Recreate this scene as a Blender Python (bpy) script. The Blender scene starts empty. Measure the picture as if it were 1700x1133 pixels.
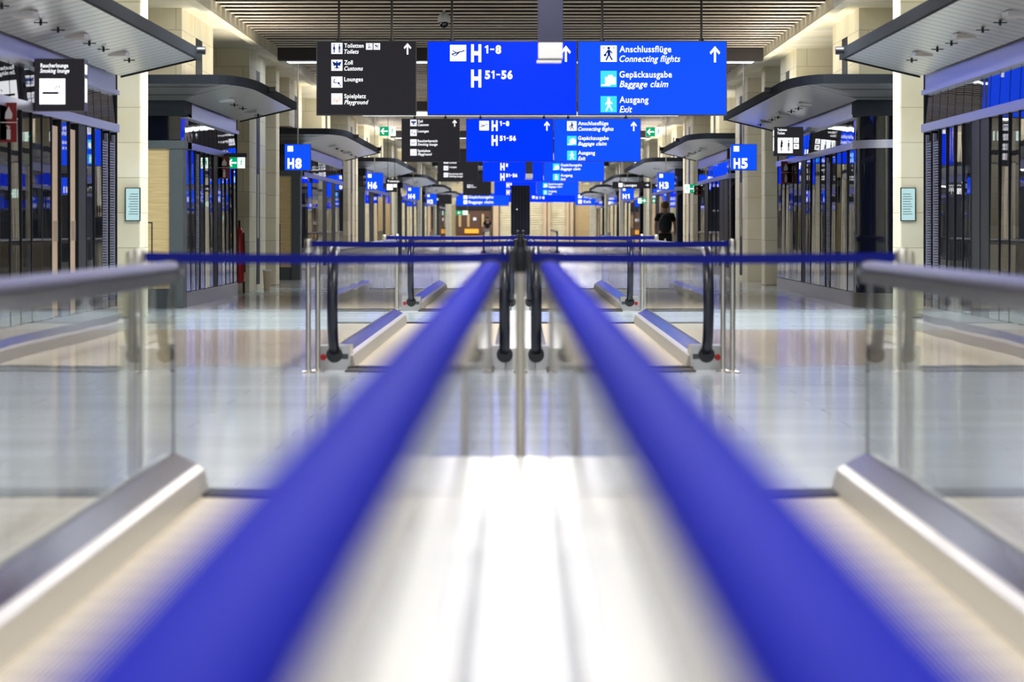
import bpy, math, random
from mathutils import Vector
random.seed(7)
C = bpy.context.scene.collection
F = 5500.0                                  # focal length in pixels of the 1700 px wide frame
# ---------------------------------------------------------------- camera, world, exposure
cam = bpy.data.cameras.new('camera'); cam_o = bpy.data.objects.new('camera', cam); C.objects.link(cam_o)
cam_o.location = (0, 0, 1.09); cam_o.rotation_euler = (math.pi/2, 0, 0)
cam.sensor_width = 36; cam.lens = F/1700*36
cam.shift_x = -14/1700; cam.shift_y = -189.5/1700
cam.clip_start = .05; cam.clip_end = 600
cam.dof.use_dof = True; cam.dof.focus_distance = 47.0; cam.dof.aperture_fstop = 3.7
bpy.context.scene.camera = cam_o
w = bpy.data.worlds.new('world'); bpy.context.scene.world = w; w.use_nodes = True
w.node_tree.nodes['Background'].inputs[0].default_value = (.75, .85, 1, 1)
w.node_tree.nodes['Background'].inputs[1].default_value = 1.0
vs = bpy.context.scene.view_settings
vs.view_transform = 'Standard'; vs.look = 'None'; vs.exposure = 0.45; vs.gamma = 1; vs.use_curve_mapping = False

def area(x, y, z, sx, sy, power, col=(1, 1, 1), rot=(0, 0, 0)):
    l = bpy.data.lights.new('ceiling_lamp', 'AREA'); l.shape = 'RECTANGLE'; l.size = sx; l.size_y = sy
    l.energy = power; l.color = col
    o = bpy.data.objects.new('ceiling_lamp', l); C.objects.link(o); o.location = (x, y, z); o.rotation_euler = rot
    return o
for y in (-1, 4, 10, 15, 20, 25, 30, 36, 41):  # unseen area lights added under the ceiling to light the hall, no fixtures
    for x in (-3.35, 3.35): area(x, y, 4.14, .9, 1.2, (125 if y > 34 else 37), (.93, .97, 1))
    area(0, y+2, 4.14, .35, 2.2, (88 if y < 34 else 80), (1, .96, .90))  # added over the centre line to whiten the deck
for y in (63, 69, 75, 92, 98, 104, 117, 127, 140, 152, 165, 178, 190, 202, 214, 226):  # further added lights down the hall, also without fixtures
    for x in (-2.6, 2.6): area(x, y, 4.14, 1.6, .9, (45 if y < 80 else 85 if y < 150 else 100), (.98, .98, 1))

# unseen area lights added to brighten the end wall
for x in (-4.5, 0, 4.5): area(x, 228.5, 3.9, 2.4, .4, 80, (1, .94, .82), (math.radians(60), 0, 0))
# uplights lying on the shop canopies, washing the stone above them
for y0, y1, s in ((30, 37, -1), (30, 37, 1), (44.5, 52.5, -1), (44.5, 58, 1), (68, 84, -1), (72, 84, 1), (96, 113, -1), (96, 113, 1), (126, 143, -1), (126, 143, 1)):
    area(s*4.05, (y0+y1)/2, 3.14, .18, (y1-y0)*.9, 6*(y1-y0), (1, .97, .88), (math.pi, 0, 0))
# ---------------------------------------------------------------- materials
def mat(name, col, rough=.5, metal=0, spec=.5, **k):
    m = bpy.data.materials.new(name); m.use_nodes = True
    b = m.node_tree.nodes['Principled BSDF']
    b.inputs['Base Color'].default_value = (*col, 1); b.inputs['Roughness'].default_value = rough
    b.inputs['Metallic'].default_value = metal; b.inputs['Specular IOR Level'].default_value = spec
    if 'ior' in k: b.inputs['IOR'].default_value = k['ior']
    return m
def emis(name, col, st):
    m = bpy.data.materials.new(name); m.use_nodes = True; nt = m.node_tree
    b = nt.nodes['Principled BSDF']; b.inputs['Base Color'].default_value = (0, 0, 0, 1)
    b.inputs['Roughness'].default_value = .5; b.inputs['Specular IOR Level'].default_value = .04
    b.inputs['Emission Color'].default_value = (*col, 1); b.inputs['Emission Strength'].default_value = st
    return m
def nd(m, t, **k):
    n = m.node_tree.nodes.new(t)
    for a, v in k.items(): setattr(n, a, v)
    return n
def lk(m, a, b): m.node_tree.links.new(a, b)
def P(m): return m.node_tree.nodes['Principled BSDF']
def coord(m, scale=(1, 1, 1), loc=(0, 0, 0)):
    g = nd(m, 'ShaderNodeNewGeometry'); mp = nd(m, 'ShaderNodeMapping')
    mp.inputs['Scale'].default_value = scale; mp.inputs['Location'].default_value = loc
    lk(m, g.outputs['Position'], mp.inputs['Vector']); return mp.outputs[0]
def noise_mix(m, c1, c2, scale, vec_scale=(1, 1, 1), detail=4, lo=.35, hi=.65):
    v = coord(m, vec_scale); n = nd(m, 'ShaderNodeTexNoise'); n.inputs['Scale'].default_value = scale
    n.inputs['Detail'].default_value = detail; lk(m, v, n.inputs['Vector'])
    r = nd(m, 'ShaderNodeValToRGB'); r.color_ramp.elements[0].position = lo; r.color_ramp.elements[1].position = hi
    r.color_ramp.elements[0].color = (*c1, 1); r.color_ramp.elements[1].color = (*c2, 1)
    lk(m, n.outputs['Fac'], r.inputs[0]); return r.outputs[0]
def bump(m, scale, strength, vec_scale=(1, 1, 1), dist=.01, detail=2):
    v = coord(m, vec_scale); n = nd(m, 'ShaderNodeTexNoise'); n.inputs['Scale'].default_value = scale
    n.inputs['Detail'].default_value = detail; lk(m, v, n.inputs['Vector'])
    b = nd(m, 'ShaderNodeBump'); b.inputs['Strength'].default_value = strength; b.inputs['Distance'].default_value = dist
    lk(m, n.outputs['Fac'], b.inputs['Height']); lk(m, b.outputs[0], P(m).inputs['Normal'])

# polished stone floor with thin joints; cross bands paint in light pools and reflections
M_floor = mat('polished_stone_floor', (.6, .62, .64), .12, 0, .32)
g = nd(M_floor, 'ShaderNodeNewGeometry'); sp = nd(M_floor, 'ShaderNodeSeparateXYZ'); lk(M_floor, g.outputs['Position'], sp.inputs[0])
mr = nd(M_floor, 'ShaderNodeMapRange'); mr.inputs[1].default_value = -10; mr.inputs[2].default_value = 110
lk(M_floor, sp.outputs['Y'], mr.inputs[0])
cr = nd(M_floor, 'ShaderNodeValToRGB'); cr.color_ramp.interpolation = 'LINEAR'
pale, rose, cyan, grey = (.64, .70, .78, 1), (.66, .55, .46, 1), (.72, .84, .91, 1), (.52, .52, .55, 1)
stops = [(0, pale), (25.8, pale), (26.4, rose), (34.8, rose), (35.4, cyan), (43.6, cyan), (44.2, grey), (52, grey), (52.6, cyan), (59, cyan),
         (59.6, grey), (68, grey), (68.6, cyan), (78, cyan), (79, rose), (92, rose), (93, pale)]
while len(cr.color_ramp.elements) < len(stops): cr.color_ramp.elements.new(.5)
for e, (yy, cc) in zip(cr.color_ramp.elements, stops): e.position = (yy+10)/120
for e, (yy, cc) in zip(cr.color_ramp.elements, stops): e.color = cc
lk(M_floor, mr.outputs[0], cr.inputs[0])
mottle = noise_mix(M_floor, (.90, .89, .88), (1.06, 1.06, 1.06), .9, (.35, 1.3, 1), 6)
mx = nd(M_floor, 'ShaderNodeMix', data_type='RGBA', blend_type='MULTIPLY'); mx.inputs[0].default_value = 1
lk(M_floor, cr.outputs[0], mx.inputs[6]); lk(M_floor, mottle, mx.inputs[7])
br = nd(M_floor, 'ShaderNodeTexBrick'); br.inputs['Scale'].default_value = 1; br.inputs['Mortar Size'].default_value = .004
br.inputs['Brick Width'].default_value = 1.2; br.inputs['Row Height'].default_value = .6
br.inputs['Color1'].default_value = (1, 1, 1, 1); br.inputs['Color2'].default_value = (.93, .93, .93, 1); br.inputs['Mortar'].default_value = (.7, .7, .7, 1)
lk(M_floor, g.outputs['Position'], br.inputs['Vector'])
mx2 = nd(M_floor, 'ShaderNodeMix', data_type='RGBA', blend_type='MULTIPLY'); mx2.inputs[0].default_value = 1
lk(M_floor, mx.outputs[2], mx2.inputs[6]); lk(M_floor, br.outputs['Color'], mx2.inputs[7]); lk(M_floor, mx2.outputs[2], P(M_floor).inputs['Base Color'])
bump(M_floor, 2.2, .05, (1, .5, 1), .002)

def stone(name, c1, c2):
    m = mat(name, c1, .55, 0, .3)
    a = noise_mix(m, c1, c2, 1.3, (1, 1, 1), 6)
    b = nd(m, 'ShaderNodeTexBrick'); b.inputs['Scale'].default_value = 1; b.inputs['Mortar Size'].default_value = .005
    b.inputs['Brick Width'].default_value = .9; b.inputs['Row Height'].default_value = .42
    b.inputs['Color1'].default_value = (1, 1, 1, 1); b.inputs['Color2'].default_value = (.86, .87, .84, 1); b.inputs['Mortar'].default_value = (.6, .58, .52, 1)
    g = nd(m, 'ShaderNodeNewGeometry'); s = nd(m, 'ShaderNodeSeparateXYZ'); lk(m, g.outputs['Position'], s.inputs[0])
    ad = nd(m, 'ShaderNodeMath', operation='ADD'); lk(m, s.outputs['X'], ad.inputs[0]); lk(m, s.outputs['Y'], ad.inputs[1])
    cb = nd(m, 'ShaderNodeCombineXYZ'); lk(m, ad.outputs[0], cb.inputs['X']); lk(m, s.outputs['Z'], cb.inputs['Y'])
    lk(m, cb.outputs[0], b.inputs['Vector'])
    x = nd(m, 'ShaderNodeMix', data_type='RGBA', blend_type='MULTIPLY'); x.inputs[0].default_value = 1
    lk(m, a, x.inputs[6]); lk(m, b.outputs['Color'], x.inputs[7]); lk(m, x.outputs[2], P(m).inputs['Base Color'])
    return m
M_stone = stone('cream_limestone', (.82, .73, .52), (.91, .85, .68))
M_stone2 = stone('grey_limestone', (.70, .64, .48), (.80, .75, .59))
M_slat = mat('ceiling_slat_wood', (.30, .235, .17), .5)
lk(M_slat, noise_mix(M_slat, (.72, .58, .44), (.88, .75, .60), 3, (.3, 6, 6)), P(M_slat).inputs['Base Color'])
M_slatbody = mat('ceiling_slat_body', (.022, .016, .011), .7)
M_void = mat('ceiling_void', (.015, .013, .011), .9)
M_beam = mat('dark_brown_beam', (.055, .045, .045), .6)
M_wood = mat('oak_veneer', (.5, .38, .2), .4)
lk(M_wood, noise_mix(M_wood, (.50, .37, .17), (.62, .48, .25), 5, (.5, .5, 7), 5), P(M_wood).inputs['Base Color'])
M_woodlight = mat('pale_beech', (.62, .47, .33), .4)
M_steel = mat('brushed_steel', (.45, .43, .41), .3, 1)
bump(M_steel, 60, .05, (1, .04, 1), .001)
M_skirt = mat('satin_steel_skirt', (.30, .27, .36), .13, 1)
M_deck = mat('polished_white_deck', (.95, .93, .90), .3, 0)
M_rail = mat('lavender_aluminium', (.42, .43, .55), .3, .7)
M_fascia = mat('grey_fascia', (.025, .029, .037), .7, 0, .06)
M_soff = mat('metal_soffit_planks', (.55, .55, .56), .28, .85)
wv = nd(M_soff, 'ShaderNodeTexWave', wave_type='BANDS', bands_direction='Y'); wv.inputs['Scale'].default_value = .785
lk(M_soff, coord(M_soff), wv.inputs['Vector'])
r_ = nd(M_soff, 'ShaderNodeValToRGB'); r_.color_ramp.elements[0].position = .0; r_.color_ramp.elements[1].position = .12
r_.color_ramp.elements[0].color = (.16, .16, .17, 1); r_.color_ramp.elements[1].color = (.55, .55, .56, 1)
lk(M_soff, wv.outputs['Fac'], r_.inputs[0]); lk(M_soff, r_.outputs[0], P(M_soff).inputs['Base Color'])
M_dark = mat('anthracite_frame', (.012, .014, .018), .5, 0, .2)
M_slate = mat('slate_panel', (.06, .075, .085), .45)
M_black = mat('black_plastic', (.008, .008, .01), .4)
M_rubber = mat('dark_blue_handrail_rubber', (.008, .009, .022), .28, 0, .5)
M_railbluerefl = mat('blue_handrail_rubber', (.003, .008, .34), .55, 0, .1, ior=1.12)  # dark rubber with the reflected blue of the displays painted into its colour
M_railvioletrefl = mat('violet_grey_handrail_rubber', (.02, .018, .12), .4, 0, .25)  # outer rails: weaker violet-blue reflection painted into the rubber colour
M_belt = mat('walkway_pallets', (.5, .5, .5), .45, 0, .2)
wv = nd(M_belt, 'ShaderNodeTexWave', wave_type='BANDS', bands_direction='X'); wv.inputs['Scale'].default_value = 22
lk(M_belt, coord(M_belt), wv.inputs['Vector'])
r_ = nd(M_belt, 'ShaderNodeValToRGB'); r_.color_ramp.elements[0].color = (.50, .42, .29, 1); r_.color_ramp.elements[1].color = (.80, .70, .52, 1)
lk(M_belt, wv.outputs['Fac'], r_.inputs[0])
bk = nd(M_belt, 'ShaderNodeTexWave', wave_type='BANDS', bands_direction='Y'); bk.inputs['Scale'].default_value = .785
lk(M_belt, coord(M_belt), bk.inputs['Vector'])
r2 = nd(M_belt, 'ShaderNodeValToRGB'); r2.color_ramp.elements[0].position = 0; r2.color_ramp.elements[1].position = .01
r2.color_ramp.elements[0].color = (.55, .53, .5, 1); lk(M_belt, bk.outputs['Fac'], r2.inputs[0])
mx = nd(M_belt, 'ShaderNodeMix', data_type='RGBA', blend_type='MULTIPLY'); mx.inputs[0].default_value = 1
lk(M_belt, r_.outputs[0], mx.inputs[6]); lk(M_belt, r2.outputs[0], mx.inputs[7]); lk(M_belt, mx.outputs[2], P(M_belt).inputs['Base Color'])
M_skirtside = mat('cream_skirt_panel', (.55, .51, .45), .3, .2)
M_comb = mat('comb_plate', (.022, .02, .018), .6, 0, .2)
M_land = mat('landing_plate', (.04, .037, .035), .6, 0, .2)
# clear balustrade glass: see-through straight on, mirror like at a glance
def clear_glass(name, tint):
    m = bpy.data.materials.new(name); m.use_nodes = True; nt = m.node_tree; nt.nodes.remove(P(m))
    out = nt.nodes['Material Output']; t = nd(m, 'ShaderNodeBsdfTransparent'); gl = nd(m, 'ShaderNodeBsdfGlossy'); fr = nd(m, 'ShaderNodeFresnel'); mi = nd(m, 'ShaderNodeMixShader')
    t.inputs[0].default_value = (*tint, 1); gl.inputs['Roughness'].default_value = .02; fr.inputs[0].default_value = 2.5; gg = nd(m, 'ShaderNodeNewGeometry'); sb = nd(m, 'ShaderNodeMath', operation='SUBTRACT'); sb.inputs[0].default_value = 1; ml = nd(m, 'ShaderNodeMath', operation='MULTIPLY')
    n = nd(m, 'ShaderNodeTexNoise'); n.inputs['Scale'].default_value = .9; n.inputs['Detail'].default_value = 1.5; lk(m, coord(m, (1, 1, 1.2)), n.inputs['Vector'])
    b = nd(m, 'ShaderNodeBump'); b.inputs['Strength'].default_value = .12; b.inputs['Distance'].default_value = .01
    lk(m, n.outputs['Fac'], b.inputs['Height']); lk(m, b.outputs[0], gl.inputs['Normal'])
    lk(m, gg.outputs['Backfacing'], sb.inputs[1]); lk(m, fr.outputs[0], ml.inputs[0]); lk(m, sb.outputs[0], ml.inputs[1]); lk(m, ml.outputs[0], mi.inputs[0]); lk(m, t.outputs[0], mi.inputs[1]); lk(m, gl.outputs[0], mi.inputs[2]); lk(m, mi.outputs[0], out.inputs[0]); return m
M_glass = clear_glass('balustrade_glass', (.96, .98, .97))
# shop glazing: dark behind, strongly reflecting, slightly wavy
M_shop = mat('shop_glazing', (.012, .014, .02), .012, 0, .5, ior=2.3)
bump(M_shop, 1.6, .10, (1, 1, .22), .01, 3)
M_trans = mat('transom_glazing', (.012, .014, .02), .02, 0, .5, ior=2.1)
bump(M_trans, .8, .22, (1, 1, .6), .02, 2)
M_blackglass = mat('black_glass', (.004, .005, .012), .03, 0, .8)
M_blue = emis('blue_display', (.0, .030, 1.0), 1.0)
M_blue2 = emis('blue_display_lighter', (.004, .065, 1.0), 1.0)
M_darkscr = emis('dark_display', (.017, .016, .019), 1)
M_white = emis('display_white', (.95, .97, 1), 1.15)
M_offw = emis('display_offwhite', (.80, .80, .86), 1.0)
M_cyan = emis('display_cyan', (.04, .55, .95), 1.1)
M_ink = mat('display_dark_mark', (.0, .006, .05), .5)
M_inkblue = emis('display_blue_mark', (.0, .02, .22), .7)
M_orange = emis('display_orange_mark', (.9, .35, .12), .9)
M_green = emis('exit_sign_green', (.0, .30, .12), 1.0)
M_exitw = emis('exit_sign_white', (.85, 1, .93), 1.1)
M_red = mat('red_sign', (.25, .008, .012), .4)
M_redpaint = mat('red_paint', (.5, .01, .008), .3)
M_lamp = emis('luminous_ceiling_strip', (.80, .90, 1), 3.2)
M_band = mat('blue_belt_webbing', (.002, .006, .17), .7, 0, .15)
M_post = mat('stainless_post', (.66, .62, .57), .32, 1)
M_poster = emis('lit_notice', (.45, .68, .70), .8)
M_metalwhite = mat('white_enamel', (.75, .75, .76), .35)

# ---------------------------------------------------------------- mesh helpers
class MB:
    def __init__(s): s.v = []; s.f = []; s.m = []
    def add(s, vs_, fs, mi=0):
        n = len(s.v); s.v += [tuple(v) for v in vs_]; s.f += [[i+n for i in f] for f in fs]; s.m += [mi]*len(fs); return s
    def box(s, x0, x1, y0, y1, z0, z1, mi=0):
        x0, x1 = min(x0, x1), max(x0, x1); y0, y1 = min(y0, y1), max(y0, y1); z0, z1 = min(z0, z1), max(z0, z1)
        return s.add([(x0, y0, z0), (x1, y0, z0), (x1, y1, z0), (x0, y1, z0), (x0, y0, z1), (x1, y0, z1), (x1, y1, z1), (x0, y1, z1)],
                     [(0, 3, 2, 1), (4, 5, 6, 7), (0, 1, 5, 4), (1, 2, 6, 5), (2, 3, 7, 6), (3, 0, 4, 7)], mi)
    def prism(s, pts, ax, a, b, mi=0):
        # pts: 2D outline in the plane across axis ax ('x': (y,z), 'y': (x,z), 'z': (x,y))
        def mk(p, t): return {'x': (t, p[0], p[1]), 'y': (p[0], t, p[1]), 'z': (p[0], p[1], t)}[ax]
        n = len(pts); vs_ = [mk(p, a) for p in pts]+[mk(p, b) for p in pts]
        fs = [list(range(n))[::-1], [i+n for i in range(n)]]+[(i, (i+1) % n, (i+1) % n+n, i+n) for i in range(n)]
        return s.add(vs_, fs, mi)
    def cyl(s, p0, p1, r, n=12, r2=None, mi=0):
        p0 = Vector(p0); p1 = Vector(p1); d = (p1-p0).normalized(); r2 = r if r2 is None else r2
        a = d.orthogonal().normalized(); b = d.cross(a)
        vs_ = [p0+(a*math.cos(t)+b*math.sin(t))*r for t in [2*math.pi*i/n for i in range(n)]]+[p1+(a*math.cos(t)+b*math.sin(t))*r2 for t in [2*math.pi*i/n for i in range(n)]]
        return s.add(vs_, [list(range(n))[::-1], [i+n for i in range(n)]]+[(i, (i+1) % n, (i+1) % n+n, i+n) for i in range(n)], mi)
    def lathe(s, prof, c, n=20, mi=0):
        vs_ = []; fs = []
        for r, z in prof:
            for i in range(n): t = 2*math.pi*i/n; vs_.append((c[0]+r*math.cos(t), c[1]+r*math.sin(t), c[2]+z))
        for k in range(len(prof)-1):
            for i in range(n): fs.append((k*n+i, k*n+(i+1) % n, (k+1)*n+(i+1) % n, (k+1)*n+i))
        fs.append(list(range(n))[::-1]); fs.append([(len(prof)-1)*n+i for i in range(n)])
        return s.add(vs_, fs, mi)
    def sweep(s, path, prof, closed=False):
        # path in the YZ plane at fixed x: list of (x,y,z); prof: list of (across x, along normal)
        n = len(prof); vs_ = []
        for i, p in enumerate(path):
            q0 = Vector(path[max(i-1, 0)]); q1 = Vector(path[min(i+1, len(path)-1)]); t = (q1-q0).normalized()
            nr = Vector((1, 0, 0)).cross(t).normalized()
            for a, b in prof: vs_.append(Vector(p)+Vector((1, 0, 0))*a+nr*b)
        fs = [(k*n+i, k*n+(i+1) % n, (k+1)*n+(i+1) % n, (k+1)*n+i) for k in range(len(path)-1) for i in range(n)]
        fs += [list(range(n))[::-1], [(len(path)-1)*n+i for i in range(n)]]
        return s.add(vs_, fs)
    def build(s, name, mats, parent=None, smooth=False, bevel=0):
        me = bpy.data.meshes.new(name); off = Vector((0, 0, 0))
        p = parent
        while p is not None: off += p.location; p = p.parent
        me.from_pydata([tuple(Vector(v)-off) for v in s.v], [], s.f)
        if not isinstance(mats, (list, tuple)): mats = [mats]
        for m in mats: me.materials.append(m)
        for i, q in enumerate(me.polygons): q.material_index = s.m[i]
        import bmesh
        bm = bmesh.new(); bm.from_mesh(me); bmesh.ops.recalc_face_normals(bm, faces=bm.faces); bm.to_mesh(me); bm.free()
        if smooth:
            for q in me.polygons: q.use_smooth = True
            try: me.set_sharp_from_angle(angle=math.radians(40))
            except Exception: pass
        o = bpy.data.objects.new(name, me); C.objects.link(o); o.parent = parent
        if bevel:
            b = o.modifiers.new('bevel', 'BEVEL'); b.width = bevel; b.segments = 2; b.limit_method = 'ANGLE'
        return o
def tag(o, label=None, cat=None, group=None, kind=None):
    if label: o['label'] = label
    if cat: o['category'] = cat
    if group: o['group'] = group
    if kind: o['kind'] = kind
    return o
def empty(name, loc, label, cat, group=None):
    o = bpy.data.objects.new(name, None); C.objects.link(o); o.location = loc; o.empty_display_size = .1
    return tag(o, label, cat, group)
def copy_tree(o, parent=None, dx=0, dy=0, dz=0):
    c = o.copy(); C.objects.link(c); c.parent = parent
    if parent is None: c.location = o.location+Vector((dx, dy, dz))
    for ch in [k for k in list(bpy.data.objects) if k.parent == o]: copy_tree(ch, c)
    return c
def B(*a): return MB().box(*a)
def struct(name, mb, m): return tag(mb.build(name, m), kind='structure')

# ---------------------------------------------------------------- hall shell
LEN = 236
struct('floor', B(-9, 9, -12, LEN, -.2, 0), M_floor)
struct('wall_left', B(-7.6, -7.4, -12, LEN, 0, 4.6), M_stone2)
struct('wall_right', B(7.4, 7.6, -12, LEN, 0, 4.6), M_stone2)
struct('wall_end', B(-7.4, 7.4, LEN-2, LEN, 0, 4.6), M_stone)
struct('ceiling', B(-7.6, 7.6, -12, LEN, 4.62, 4.8), M_void)
# slatted ceiling: one continuous layer of cross slats per bay between the dark beams
beams = [-9.5, 7.3, 32.3, 57.3, 82.0, 107, 132, 157, 182, 207]
lamps_y = [8.0, 33.0, 57.9, 85.6, 107.7, 132.7, 157.7, 182.7, 207.7]
nb = 0
lampyx = []
for i, by in enumerate(beams):
    nxt = beams[i+1] if i+1 < len(beams) else LEN-2
    mb = MB(); y = by+1.6
    while y < nxt-.35:
        mb.box(-4.2, 4.2, y, y+.24, 4.19, 4.2, 0).box(-4.2, 4.2, y+.01, y+.23, 4.2, 4.40, 1); y += .72+random.uniform(-.09, .09)
    nb += 1; struct('trim_%d' % nb, mb, [M_slat, M_slatbody])
    if i: nb += 1; struct('trim_%d' % nb, B(-4.2, 4.2, by, by+.45, 3.975, 4.3), M_beam)
for i, ly in enumerate(lamps_y):
    o = B(-4.1, 4.1, ly, ly+.8, 3.99, 4.06).build('ceiling_light_strip', M_lamp)
    tag(o, ['luminous white strip across the ceiling nearest the camera', 'luminous white strip across the ceiling before the big signs',
            'luminous white strip behind the first dark beam above the toilet sign', 'luminous white strip across the ceiling just above the second sign row'][i] if i < 4 else
        'far luminous white strip across the ceiling down the hall', 'ceiling light', 'luminous strips across the ceiling')
for s, nm in ((-1, 'left'), (1, 'right')):
    nb += 1; struct('trim_%d' % nb, B(s*4.22, s*7.4, -12, LEN-2, 4.08, 4.32), M_stone)       # stone cornice
    nb += 1; struct('trim_%d' % nb, B(s*4.20, s*4.34, -12, LEN-2, 4.02, 4.20), M_stone)      # its front lip

# stone piers
side_word = {-1: 'left', 1: 'right'}
def pier(s, y0, y1, z0, label, grp='stone piers along the hall', o0=4.54, o1=6.6, slot=True, m=M_stone):
    t = empty('stone_pier', (s*(o0+o1)/2, (y0+y1)/2, z0), label, 'pier', grp)
    B(s*o0, s*o1, y0, y1, z0, 4.12).build('shaft', m, t)
    if slot:
        L = y1-y0; a = y0+L*.42; b = y0+L*.62
        B(s*(o0-.006), s*(o0+.05), a, b, max(z0, .1), 3.78).build('dark_slot', M_dark, t)
        if z0 < 1: B(s*(o0-.03), s*(o0-.006), a+.1, a+.16, .9, 2.0).build('door_handle', M_post, t)
    return t
ords = ['first', 'second', 'third', 'fourth', 'fifth', 'sixth', 'seventh', 'eighth', 'ninth', 'tenth', 'eleventh', 'twelfth', 'thirteenth', 'fourteenth']
piers = [(-1, 45.2, 49.8, 3.12, 'cream stone block above the left canopy behind the smoking lounge sign'),
         (1, 45.2, 49.0, 3.12, 'cream stone block above the right canopy beside the black rounded corner'),
         (-1, 55.5, 59.0, 0, 'cream stone pier behind the red fire extinguisher on the left'),
         (1, 55.5, 58.9, 3.12, 'cream stone block above the toilet sign on the right'),
         (-1, 66.2, 70.0, 3.12, 'cream stone block above and behind the H8 gate sign'),
         (1, 66.2, 70.0, 0, 'cream stone pier with a dark slot right behind the H5 gate sign')]
for k, a in enumerate(piers): pier(*a, o0=4.62 if a[3] > 1 else 4.54)
for k, y in enumerate([77, 87.2, 98, 108, 117, 131, 146, 158, 168, 188, 204, 215]):
    for s in (-1, 1):
        up = any(a-1.5 < y+3.6 and y < b+.5 for a, b in [(68, 84.6), (72, 84.6), (96, 114), (126, 144), (156, 172), (184, 200)])
        pier(s, y, y+3.5, 3.12 if up else 0, 'stone %s on the %s, %s beyond the H%d gate sign' % ('block' if up else 'pier', side_word[s], ords[k], 8 if s < 0 else 5), o0=4.62 if up else 4.54, slot=(k < 4))
fins = [(39.6, 'slim round-edged cream stone column between the nearest %s shop and its neighbour'),
        (61.6, 'narrow cream stone column beside the %s gate sign %s')]
def fin(s, y, label):
    o = B(s*4.54, s*5.15, y, y+.8, 0, 4.3).build('stone_column', M_stone, bevel=.02); tag(o, label, 'column', 'slim stone columns')
fin(-1, 39.6, 'slim cream stone column with a lit notice left of the oak panelled shop')
fin(1, 39.6, 'slim cream stone column with a lit notice right of the black rounded corner')
fin(-1, 61.6, 'narrow cream stone column just left of the H8 gate sign')
fin(1, 61.6, 'narrow cream stone column just right of the H5 gate sign')
for k, y in enumerate([91.7, 121.5, 151.5, 178]):
    for s in (-1, 1): fin(s, y, 'pale stone column on the %s down the hall, behind the %s' % (side_word[s], ['H6 and H3 gate signs', 'H4 and H1 gate signs', 'H2 gate sign', 'last shops'][k]))
# lit notices on the first columns
for s in (-1, 1):
    t = empty('wall_notice', (s*4.63, 39.6, 1.0), 'lit pale notice board on the %s cream stone column' % side_word[s], 'notice', 'lit notices on the columns')
    x0, x1 = s*4.545, s*4.70
    B(s*4.54, s*4.72, 39.56, 39.6, 1.16, 1.56).build('frame', M_dark, t)
    B(s*4.55, s*4.71, 39.552, 39.56, 1.17, 1.55).build('sheet', M_poster, t)
    mb = MB()
    for q in range(9): mb.box(s*4.565, s*(4.66+.03*(q % 3)/3), 39.549, 39.552, 1.48-.03*q, 1.487-.03*q)
    mb.build('printed_lines', M_slate, t)

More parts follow.
